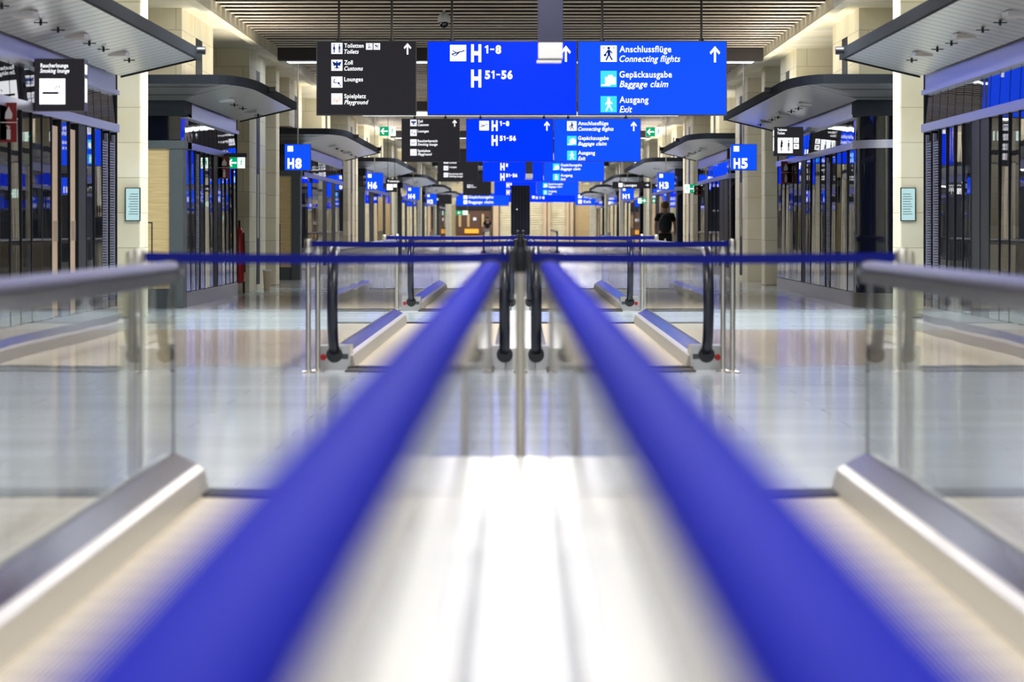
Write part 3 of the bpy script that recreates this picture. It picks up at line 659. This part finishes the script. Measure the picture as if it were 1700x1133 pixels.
dark_d(Y4, ('fourth and smallest', 'one line only, above the far stairs'), [None, None, IT['z'], None], False)
for y, row, full in ((Y1, ('largest', 'reading H 1-8, H 51-56'), True), (Y2, ('second', 'hanging just under the largest in view'), True),
                     (Y3, ('third', 'mostly hidden behind the second row'), False), (Y4, ('fourth', 'smallest of the stacked rows'), False)):
    blue_a(y, row, full)
for y, row in ((Y1, ('largest', 'Connecting flights to Exit')), (Y2, ('second', 'hanging just under the largest in view')),
               (Y3, ('third', 'mostly hidden behind the second row')), (Y4, ('fourth', 'smallest of the stacked rows'))):
    blue_b(y, row, True)
# the next row up the hall hangs over the gap in front of the camera, above the frame
for (xa, xb, nm) in ((-155*K, 94*K, 'left'), (95*K, 343*K, 'right')):
    housing(xa, xb, 18.6, 'blue display overhead above the frame, %s half of its pair' % nm, M_blue2, 'big blue hanging displays', ((xa+xb)/2,))

# far signs down the hall
def far_sign(x0, x1, y, z0, z1, label, scr, items, fg=M_white, arrow=None):
    t = housing(x0, x1, y, label, scr, 'small far displays', ((x0*.8+x1*.2), (x0*.2+x1*.8)), z0, z1, .1)
    H = z1-z0; p = Panel(t, x0, z1, y-.003, H/20)
    for (kind, u, v, s_, a) in items:
        if kind == 'i': icon(p, u, v, s_, None, fg, M_ink)
        else: p.text(a, u, v, s_*.7, s_*len(a)*.5, fg)
    if arrow is not None:
        MB_ = MB()
        for q in ARROW: MB_.prism([(p.X(arrow+(1-b)*9), p.Z(6+a*8)) for a, b in q], 'y', p.y-.006, p.y-.004)
        MB_.build('arrow', M_white, t)
def zz(py, s): return 1.09+(377-py)/s
far_sign((757-864)/27.2, (845-864)/27.2, F/27.2, zz(342, 27.2), zz(321, 27.2), 'far blue display with white lines above the brown shop opening', M_blue2, [('i', 12, 3, 6, 0), ('t', 20, 8, 6, 'Gepäckausgabe'), ('i', 12, 11, 6, 0), ('t', 20, 16, 6, 'Baggage claim')], M_white)
far_sign((705-864)/30.4, (750-864)/30.4, F/30.4, zz(339, 30.4), zz(323, 30.4), 'far dark display right of the H2 gate sign', M_darkscr, [('i', 8, 7, 6, 0), ('t', 16, 12, 6, 'Zoll')], M_white)
far_sign((955-864)/27.2, (1012-864)/27.2, F/27.2, zz(341, 27.2), zz(321, 27.2), 'far blue display right of the louvred far wall', M_blue2, [('i', 5, 2, 6, 0), ('t', 14, 8, 6, 'Ausgang'), ('i', 5, 11, 6, 0), ('t', 14, 16, 6, 'Exit')], M_white)
far_sign((845-864)/25, (955-864)/25, F/25, zz(336, 25), zz(322, 25), 'farthest blue display in front of the louvred end wall', M_blue, [('i', 55, 5, 6, 0), ('t', 64, 12, 8, 'H 1–8')], M_white)
far_sign((1017-864)/48, (1080-864)/48, F/48, zz(313, 48), zz(302, 48), 'small dark display with a right arrow under the right far canopy', M_darkscr, [('i', 18, 4, 12, 0), ('t', 34, 14, 11, 'Lounges')], M_white, 100)
far_sign((640-864)/58.4, (659-864)/58.4, F/58.4, zz(319, 58.4), zz(297, 58.4), 'small dark toilet display just right of the H6 gate sign', M_darkscr, [('t', 3, 5, 4, 'Toiletten'), ('i', 2, 8, 9, 0), ('i', 12, 8, 5, 0)], M_white)

# gate number signs
def gate(x, y, num, label, size=.475, zb=2.11):
    t = empty('gate_sign', (x, y, zb), label, 'gate sign', 'square blue gate number signs')
    B(x-size/2, x+size/2, y, y+.09, zb, zb+size).build('housing', M_black, t)
    B(x-size/2+.006, x+size/2-.006, y-.004, y, zb+.006, zb+size-.006).build('screen', M_blue2, t)
    MB().cyl((x, y+.045, zb+size), (x, y+.045, 4.62), .012, 8).build('hanger_rod', M_post, t)
    B(x+(size/2)*(-1), x-(size/2)+.004 if False else x-size/2+.002, y+.01, y+.08, zb+.05, zb+size-.05).build('side_light', M_offw, t)
    p = Panel(t, x-size/2, zb+size, y-.004, size/43)
    icon(p, 5, 3, 9, [[(.3, .3), (.7, .3), (.7, .7), (.3, .7)]], M_white, M_offw)
    p.text(num, 5, 39, 15.5, 23)
gate(-4.02, 59.8, 'H8', 'large square blue H8 gate sign on the left')
gate(4.03, 59.8, 'H5', 'large square blue H5 gate sign on the right')
gate(-4.03, 91.5, 'H6', 'square blue H6 gate sign down the hall on the left')
gate(4.02, 91.5, 'H3', 'square blue H3 gate sign behind the man with a backpack')
gate(-4.03, 124.5, 'H4', 'small square blue H4 gate sign far left')
gate(4.03, 124.5, 'H1', 'small square blue H1 gate sign far right')
gate(-4.03, 150, 'H2', 'smallest square blue H2 gate sign far left')

# square lounge and toilet signs on brackets
def square_sign(s, x0, x1, y, z0, z1, label, lines, build, side=True):
    t = empty('bracket_sign', ((x0+x1)/2, y, z0), label, 'sign', 'square lit bracket signs')
    B(x0, x1, y, y+.26, z0, z1).build('housing', M_black, t)
    B(x0+.006, x1-.006, y-.004, y, z0+.006, z1-.006).build('screen', M_darkscr, t)
    xe = x1 if s < 0 else x0                       # hall side face
    B(xe-.002, xe+.002, y+.06, y+.2, z0+.08, z0+.30).build('side_pictogram', M_white, t)
    B(xe-.002, xe+.002, y+.06, y+.2, z1-.14, z1-.05).build('side_lettering', M_white, t)
    xi = s*4.5
    MB().cyl((x0 if s < 0 else x1, y+.13, (z0+z1)/2), (xi, y+.13, (z0+z1)/2), .03, 10).build('bracket_arm', M_black, t)
    p = Panel(t, x0, z1, y-.004, (x1-x0)/85)
    build(p)
    return t
def smoke(p):
    p.text('Raucherlounge', 11, 15, 7, 47); p.text('Smoking lounge', 10, 24, 7, 50, italic=True)
    icon(p, 9, 34, 44, CIG, M_white, M_ink)
square_sign(-1, -4.49, -4.03, 30.6, 2.165, 2.645, 'square dark smoking lounge sign with a white cigarette symbol', None, smoke)
def wc(p):
    p.text('Toiletten', 9, 12, 7, 28); p.text('Toilets', 9, 22, 7, 22, italic=True)
    b = p.rect('pictogram', 10, 32, 54, 77, M_white, .004, .002)
    p.poly('pictogram_figure', LADY, 13, 38, 18, M_ink, parent=b); 
    p.poly('pictogram_figure', scy(LADY, 0, 1, 0, 1.0), 13, 38, 1, M_ink, parent=b) if False else None
    mb = MB()
    for q in scy(MAN, 34, 16, 38, 34)+scy(LADY, 13, 16, 38, 34): mb.prism([(p.X(a), p.Z(c)) for a, c in q], 'y', p.y-.0088, p.y-.0078)
    mb.build('pictogram_figure', M_ink, b)
    icon(p, 57, 32, 15, WHEEL, M_white, M_ink); icon(p, 57, 50, 15, BABY, M_white, M_ink)
square_sign(1, 4.03, 4.49, 52.6, 2.22, 2.68, 'square dark toilet sign with white figures on the right', None, wc)

# emergency exit signs
def exit_sign(x0, x1, y, z0, z1, label, hang='wire', flip=False):
    t = empty('exit_sign', ((x0+x1)/2, y, z0), label, 'exit sign', 'green emergency exit signs')
    B(x0, x1, y, y+.04, z0, z1).build('housing', M_metalwhite, t)
    a, b = (x0, x0+(x1-x0)*.58) if not flip else (x1-(x1-x0)*.58, x1)
    B(a+.004, b, y-.003, y, z0+.006, z1-.006).build('green_field', M_green, t)
    c, d = (b, x1-.004) if not flip else (x0+.004, a)
    B(c, d, y-.003, y, z0+.006, z1-.006).build('white_field', M_exitw, t)
    mb = MB(); h = z1-z0; cx = (a+b)/2; sg = 1 if not flip else -1
    for q in ARROW: mb.prism([(cx+sg*(qb-.5)*h*.75, (z0+z1)/2+(.5-qa)*h*.7) for qa, qb in q], 'y', y-.006, y-.004)
    mb.build('arrow', M_exitw, t)
    mb = MB(); ww = d-c
    for q in RUNNER: mb.prism([(c+ww*.1+qa*ww*.8, z1-h*.08-qb*h*.84) for qa, qb in q], 'y', y-.006, y-.004)
    mb.build('running_figure', M_green, t)
    if hang == 'wire':
        for xx in (x0+.02, x1-.02): MB().cyl((xx, y+.02, z1), (xx, y+.02, 4.62), .004, 6).build('hanger_wire', M_metalwhite, t)
    else:
        s = -1 if x0 < 0 else 1
        B(s*(abs(x0 if s < 0 else x1)-.01), s*4.56, y+.0, y+.04, z1+.01, z1+.05).build('bracket_arm', M_black, t) if hang == 'arm' else None
        B(x0-.02, x1+.02, y-.02, y+.06, z1, z1+.06).build('bracket', M_black, t)
s_ = 109.4
exit_sign((377-864)/s_, (407-864)/s_+.0, F/s_+.0, zz(280, s_), zz(261, s_), 'green exit sign with left arrow under the left canopy end', 'arm')
exit_sign((630-864)/72, (657-864)/72, F/72, zz(226, 72), zz(210, 72), 'green exit sign on wires left of the second dark display')
exit_sign((1072-864)/72, (1099-864)/72, F/72, zz(227, 72), zz(211, 72), 'green exit sign on wires right of the second blue display')
exit_sign((716-864)/50, (735-864)/50, F/50, zz(263, 50), zz(251, 50), 'green exit sign half hidden behind the third dark display')
s_ = 64
exit_sign((1136-864)/s_, (1157-864)/s_, F/s_, zz(321, s_), zz(306, s_), 'green exit sign on wires right of the H3 gate sign', 'wire', True)
exit_sign((1059-864)/47.3, (1073-864)/47.3, F/47.3, zz(338, 47.3), zz(329, 47.3), 'tiny green exit sign right of the H1 gate sign', 'wire', True)
exit_sign((757-864)/25, (777-864)/25, F/25-1.0, zz(357, 25), zz(350, 25), 'tiny green exit sign in front of the brown shop opening')

# red fire flags
EXT = [[(.35, .3), (.65, .3), (.65, .95), (.35, .95)], [(.42, .12), (.58, .12), (.58, .28), (.42, .28)], bar(.3, .1, .62, .14, .06)]
FLAME = [[(.2, .9), (.25, .5), (.4, .3), (.5, .1), (.65, .35), (.8, .6), (.75, .9)]]
def fire_flag(s, x0, x1, y, z0, z1, label, rows_=2, cols=1):
    t = empty('fire_sign', ((x0+x1)/2, y, z0), label, 'fire sign', 'red fire equipment signs')
    B(x0, x1, y, y+.015, z0, z1).build('sign_plate', M_red, t)
    k = (x1-x0)/cols; hh = (z1-z0)/rows_
    for r in range(rows_):
        for c in range(cols):
            mb = MB(); u0 = x0+c*k; v0 = z1-r*hh; sz = min(k, hh)
            for q in (EXT if (r+c) % 2 else FLAME): mb.prism([(u0+k*.1+a*k*.8, v0-hh*.1-b*hh*.8) for a, b in q], 'y', y-.003, y-.001)
            mb.build('fire_symbol', M_metalwhite, t)
    mb = MB()
    for r in range(1, rows_): mb.box(x0, x1, y-.002, y, z0+r*hh-.004, z0+r*hh+.004)
    mb.build('divider', M_metalwhite, t)
    B(s*4.5, s*4.56, y, y+.015, z0+.02, z1-.02).build('mounting_rail', M_dark, t)
fire_flag(-1, -4.55, -4.39, 50.0, zz(297, 110), zz(260, 110), 'red two-part fire sign on the left oak-ended shop front')
fire_flag(1, 4.39, 4.55, 55.8, zz(305, 98.5), zz(268, 98.5), 'red two-part fire sign below the toilet sign on the right')
fire_flag(-1, -4.55, -4.41, 29.0, zz(236, 190), zz(170, 190), 'red fire sign at the left edge of the picture below the smoking sign')
fire_flag(1, 4.40, 4.55, 84.0, zz(325, 64), zz(310, 64), 'small red fire sign right of the H3 gate sign')

# wheeled extinguisher and bin on the left
t = empty('fire_extinguisher', (-4.60, 54.2, 0), 'red wheeled fire extinguisher against the left stone pier', 'fire extinguisher')
MB().lathe([(.001, .16), (.07, .18), (.085, .25), (.085, .95), (.06, 1.03), (.025, 1.06), (.025, 1.1), (.001, 1.1)], (-4.60, 54.2, 0)).build('cylinder_tank', M_redpaint, t, True)
MB().cyl((-4.60, 54.2, 1.09), (-4.60, 54.2, 1.2), .02, 8).build('valve', M_black, t)
MB().cyl((-4.69, 54.25, .1), (-4.66, 54.25, .1), .1, 20).cyl((-4.54, 54.25, .1), (-4.51, 54.25, .1), .1, 20).build('wheel', M_black, t, True)
MB().cyl((-4.52, 54.12, 1.0), (-4.50, 54.1, .35), .012, 8).build('hose', M_black, t)
t = empty('waste_bin', (-4.34, 57.0, 0), 'pale tapered waste bin at the foot of the left stone pier', 'bin')
MB().lathe([(.001, 0), (.055, 0), (.07, .33), (.001, .33)], (-4.36, 57.0, 0), 16).build('bin_body', M_woodlight, t, True)
MB().lathe([(.001, .33), (.08, .33), (.08, .35), (.001, .35)], (-4.36, 57.0, 0), 16).build('bin_rim', M_metalwhite, t, True)

# ceiling things: dome camera, sensor posts
t = empty('dome_camera', ((737-864)/115, F/115, 3.96), 'round grey security dome camera under the slatted ceiling', 'security camera')
cx, cy = (737-864)/115, F/115
MB().lathe([(.001, .22), (.05, .22), (.085, .17), (.09, .1), (.075, .09), (.001, .09)], (cx, cy, 3.96)).build('camera_body', M_metalwhite, t, True)
MB().lathe([(.001, 0), (.04, .015), (.065, .05), (.07, .09), (.001, .09)], (cx, cy, 3.96)).build('camera_dome', M_blackglass, t, True)
MB().cyl((cx, cy, 4.18), (cx, cy, 4.35), .02, 8).build('mount', M_metalwhite, t)
def sensor(y, label):
    t = empty('ceiling_sensor_post', (.25, y, 2.45), label, 'sensor post', 'dark sensor posts hanging from the ceiling')
    B(.145, .355, y, y+.14, 2.62, 4.3).build('post_casing', M_slatedark, t, bevel=.005)
    B(.147, .353, y-.01, y+.14, 2.485, 2.62).build('sensor_housing', M_metalwhite, t, bevel=.01)
    B(.135, .340, y-.012, y+.13, 2.455, 2.475).build('sensor_base', M_metalwhite, t)
    B(.15, .34, y, y+.12, 2.475, 2.486).build('shadow_gap', M_black, t)
M_slatedark = mat('dark_navy_casing', (.03, .032, .075), .5)
sensor(27.5, 'blurred dark hanging post in front of the largest blue display')
sensor(86.0-.9+.0, 'small dark hanging post in front of the third blue display') if False else sensor(95.0, 'small dark hanging post in front of the third blue display')

# ribbed pylon
t = empty('ribbed_pylon', (-.0, 152.0, 0), 'dark ribbed pylon standing in the middle of the hall', 'pylon')
pts = [(-.44, 3.0), (-.44, .82)]+[(-.44+.14-.14*math.cos(a), .82-.15*math.sin(a)) for a in [math.pi/2*i/6 for i in range(7)]]
pts += [(-x, z) for x, z in pts[::-1]]
MB().prism(pts, 'y', 152, 152.4).build('ribbed_casing', M_slatedark, t)
for k in range(6): B(-.36+k*.144-.012, -.36+k*.144+.012, 151.97, 152.0, .75, 3.0).build('rib', M_dark, t)
B(-.2, .2, 152.05, 152.35, 0, .7).build('pylon_foot', M_dark, t)
MB().cyl((-.16, 151.99, 1.9), (-.16, 151.96, 1.9), .03, 12).build('indicator_light', M_offw, t)

# ---------------------------------------------------------------- far end
YE = LEN-2; SE = F/YE
def fx(px): return (px-864)/SE
t = empty('louvred_screen', (fx(890), YE-1.2, 0), 'wide beige louvred screen at the far end of the hall', 'screen')
mb = MB()
for k in range(22): mb.box(fx(830), fx(940), YE-1.3, YE-1.2, .15+k*.16, .25+k*.16)
mb.build('slats', M_stone, t)
B(fx(830), fx(940), YE-1.2, YE-1.1, 0, 3.8).build('backing', M_stone2, t)
for a, b in ((819, 828), (902, 907), (909, 913), (940, 944), (946, 951)): B(fx(a), fx(b), YE-1.6, YE-1.2, 0, 3.6).build('upright', M_woodlight, t)
t = empty('wood_slat_panel', (fx(973), YE-1.2, 0), 'warm wooden slat panel at the far end right of the louvred screen', 'panel')
B(fx(955), fx(992), YE-1.2, YE-1.1, 0, 3.2).build('backing', M_woodlight, t)
mb = MB()
for k in range(20): mb.box(fx(956), fx(991), YE-1.25, YE-1.2, .1+k*.15, .19+k*.15)
mb.build('slats', M_wood, t)
for k, (a, b, m) in enumerate(((997, 1013, M_dark), )):
    o = B(fx(a), fx(b), YE-1.3, YE-1.1, 0, 2.6).build('service_door', m); tag(o, 'dark service door at the far end right of the wooden panel', 'door')
M_brown = mat('brown_shop_interior', (.10, .045, .03), .5)
M_glow = emis('orange_counter_light', (1, .45, .05), 1.0)
t = empty('shop_opening', (fx(788), YE-1.3, 0), 'brown shop opening with an orange counter at the far end', 'shop')
B(fx(757), fx(816), YE-1.2, YE-1.1, .4, 2.9).build('interior', M_brown, t)
B(fx(757), fx(816), YE-1.4, YE-1.1, 2.3, 2.9).build('bulkhead', M_dark, t)
B(fx(772), fx(795), YE-1.4, YE-1.2, .65, .95).build('orange_counter', M_glow, t)
B(fx(755), fx(816), YE-1.5, YE-1.1, 0, .45).build('counter_base', M_woodlight, t)
for a in (762, 776, 800): B(fx(a), fx(a+4), YE-1.35, YE-1.2, 1.1, 2.0).build('shelf_unit', M_wood, t)
B(fx(786), fx(791), YE-1.36, YE-1.3, 1.55, 1.75).build('lit_menu', M_offw, t)

# ---------------------------------------------------------------- people
M_skin = mat('skin', (.55, .33, .24), .5); M_hair = mat('light_brown_hair', (.20, .11, .05), .6); M_hairdark = mat('dark_hair', (.015, .012, .01), .6)
M_tee = mat('black_cotton', (.008, .008, .012), .8); M_pack = mat('charcoal_backpack', (.012, .02, .026), .6); M_jeans = mat('dark_trousers', (.012, .014, .02), .8)
M_greyjeans = mat('grey_blue_trousers', (.30, .38, .42), .8); M_shoe = mat('dark_shoes', (.02, .02, .02), .6)
def skin_obj(name, verts, edges, radii, m, parent, root=0, sub=2):
    me = bpy.data.meshes.new(name); me.from_pydata(verts, edges, []); me.materials.append(m)
    o = bpy.data.objects.new(name, me); C.objects.link(o); o.parent = parent
    sk = o.modifiers.new('skin', 'SKIN'); sk.use_smooth_shade = True
    for i, r in enumerate(radii):
        r = r if isinstance(r, tuple) else (r, r); me.skin_vertices[0].data[i].radius = r
        me.skin_vertices[0].data[i].use_root = (i == root)
    s = o.modifiers.new('sub', 'SUBSURF'); s.levels = sub; s.render_levels = sub
    return o
def person(x, y, H, facing, label, top, legs, hair, pack, rz=0):
    """facing +1: back to the camera (walks away), -1: faces the camera. All lengths are scaled by H/1.78."""
    t = empty('person', (x, y, 0), label, 'person'); t.rotation_euler = (0, 0, rz); t.scale = (H/1.78,)*3
    f = facing
    def v(a, b, c): return (a, b*f, c)
    # bare body: head, neck, arms with hands, legs in one skin
    V = [v(0, 0, .98), v(0, .0, 1.15), v(0, .01, 1.36), v(0, .0, 1.47), v(0, .015, 1.56), v(0, .02, 1.66), v(0, .015, 1.74),
         v(-.19, 0, 1.42), v(-.25, -.06, 1.15), v(-.24, .08, .93), v(-.235, .12, .84),
         v(.19, 0, 1.42), v(.26, -.02, 1.16), v(.26, .12, .98), v(.25, .17, .92),
         v(-.10, .0, .92), v(-.11, .12, .52), v(-.11, .02, .09), v(-.12, .16, .04),
         v(.10, .0, .92), v(.11, -.02, .50), v(.11, -.28, .14), v(.12, -.17, .05)]
    E = [(0, 1), (1, 2), (2, 3), (3, 4), (4, 5), (5, 6), (2, 7), (7, 8), (8, 9), (9, 10), (2, 11), (11, 12), (12, 13), (13, 14),
         (0, 15), (15, 16), (16, 17), (17, 18), (0, 19), (19, 20), (20, 21), (21, 22)]
    R = [(.12, .09), (.12, .085), (.13, .09), .052, (.062, .075), (.078, .092), (.055, .065), .055, .044, .032, .034, .055, .044, .032, .034,
         .08, .056, .038, .035, .08, .056, .038, .035]
    skin_obj('body', V, E, R, M_skin, t)
    for hx, hy, hz in ((-.235, .12, .84), (.25, .17, .92)):                 # five fingers on each hand
        for k in range(5):
            if k < 4: vv = [v(hx, hy+(k-1.5)*.018, hz-.02), v(hx, hy+(k-1.5)*.02+.004, hz-.065), v(hx*.97, hy+(k-1.5)*.02+.012, hz-.105+.01*abs(k-1.5))]
            else: vv = [v(hx, hy+.03, hz+.0), v(hx*.96, hy+.055, hz-.03), v(hx*.94, hy+.06, hz-.055)]
            skin_obj('finger', vv, [(0, 1), (1, 2)], [.0095, .0085, .0075], M_skin, t, sub=1)
    # shirt
    sv = [v(0, 0, .95), v(0, 0, 1.15), v(0, .01, 1.36), v(0, .0, 1.45), v(-.19, 0, 1.42), v(-.235, -.04, 1.24), v(.19, 0, 1.42), v(.24, -.015, 1.24)]
    skin_obj('shirt', sv, [(0, 1), (1, 2), (2, 3), (2, 4), (4, 5), (2, 6), (6, 7)], [(.155, .12), (.15, .11), (.165, .115), .075, .078, .066, .078, .066], top, t)
    # trousers
    tv = [v(0, 0, .97), v(-.10, .0, .88), v(-.11, .12, .52), v(-.11, .03, .12), v(.10, .0, .88), v(.11, -.02, .50), v(.11, -.26, .16)]
    skin_obj('trousers', tv, [(0, 1), (1, 2), (2, 3), (0, 4), (4, 5), (5, 6)], [(.15, .115), .10, .075, .058, .10, .075, .058], legs, t)
    for a in (((-.11, .0, .05), (-.12, .2, .035)), ((.11, -.30, .12), (.12, -.15, .035))):
        skin_obj('shoe', [v(*a[0]), v(*a[1])], [(0, 1)], [.05, .042], M_shoe, t, sub=2)
    # face on the far side from the back of the head
    def ico(name, c, r, m, par, sc=(1, 1, 1)):
        mb = MB(); n = 12
        vs_ = []; fs = []
        for i in range(1, 8):
            for j in range(n): a = math.pi*i/8; b = 2*math.pi*j/n; vs_.append((c[0]+r*sc[0]*math.sin(a)*math.cos(b), c[1]+r*sc[1]*math.sin(a)*math.sin(b), c[2]+r*sc[2]*math.cos(a)))
        for i in range(6):
            for j in range(n): fs.append((i*n+j, i*n+(j+1) % n, (i+1)*n+(j+1) % n, (i+1)*n+j))
        fs += [list(range(n))[::-1], [6*n+j for j in range(n)]]
        me = bpy.data.meshes.new(name); me.from_pydata(vs_, [], fs); me.materials.append(m)
        for q in me.polygons: q.use_smooth = True
        o = bpy.data.objects.new(name, me); C.objects.link(o); o.parent = par; return o
    ico('hair', v(0, -.016, 1.695), .112, hair, t, (.88, .98, .95))
    for s in (-1, 1):
        ico('ear', v(s*.082, .01, 1.645), .028, M_skin, t, (.45, .8, 1.1))
        ico('eye', v(s*.032, .095, 1.665), .011, M_hairdark, t)
    ico('nose', v(0, .112, 1.64), .016, M_skin, t, (.8, 1, 1.4)); ico('mouth', v(0, .098, 1.605), .018, M_redpaint, t, (1.2, .5, .35))
    if pack:
        me = MB(); prof = []
        pk = bpy.data.meshes.new('backpack'); o = None
        o = ico('backpack', v(0.0, -.19, 1.20), .26, M_pack, t, (.68, .44, 1.0))
        for s in (-1, 1): skin_obj('strap', [v(s*.10, -.13, 1.40), v(s*.11, -.03, 1.50), v(s*.12, .10, 1.40), v(s*.15, .10, 1.15), v(s*.15, -.06, 1.02)], [(0, 1), (1, 2), (2, 3), (3, 4)], [.02]*5, M_pack, o, sub=1)
        ico('pocket', v(0, -.29, 1.10), .12, M_pack, o, (.9, .35, .8))
    return t
person(3.69, 84.5, 1.74, 1, 'man in a black T-shirt walking away with a charcoal backpack', M_tee, M_jeans, M_hair, True)
person((809-864)/26, F/26, 1.74, -1, 'distant person in a black top and grey-blue trousers facing the camera', M_tee, M_greyjeans, M_hairdark, False)
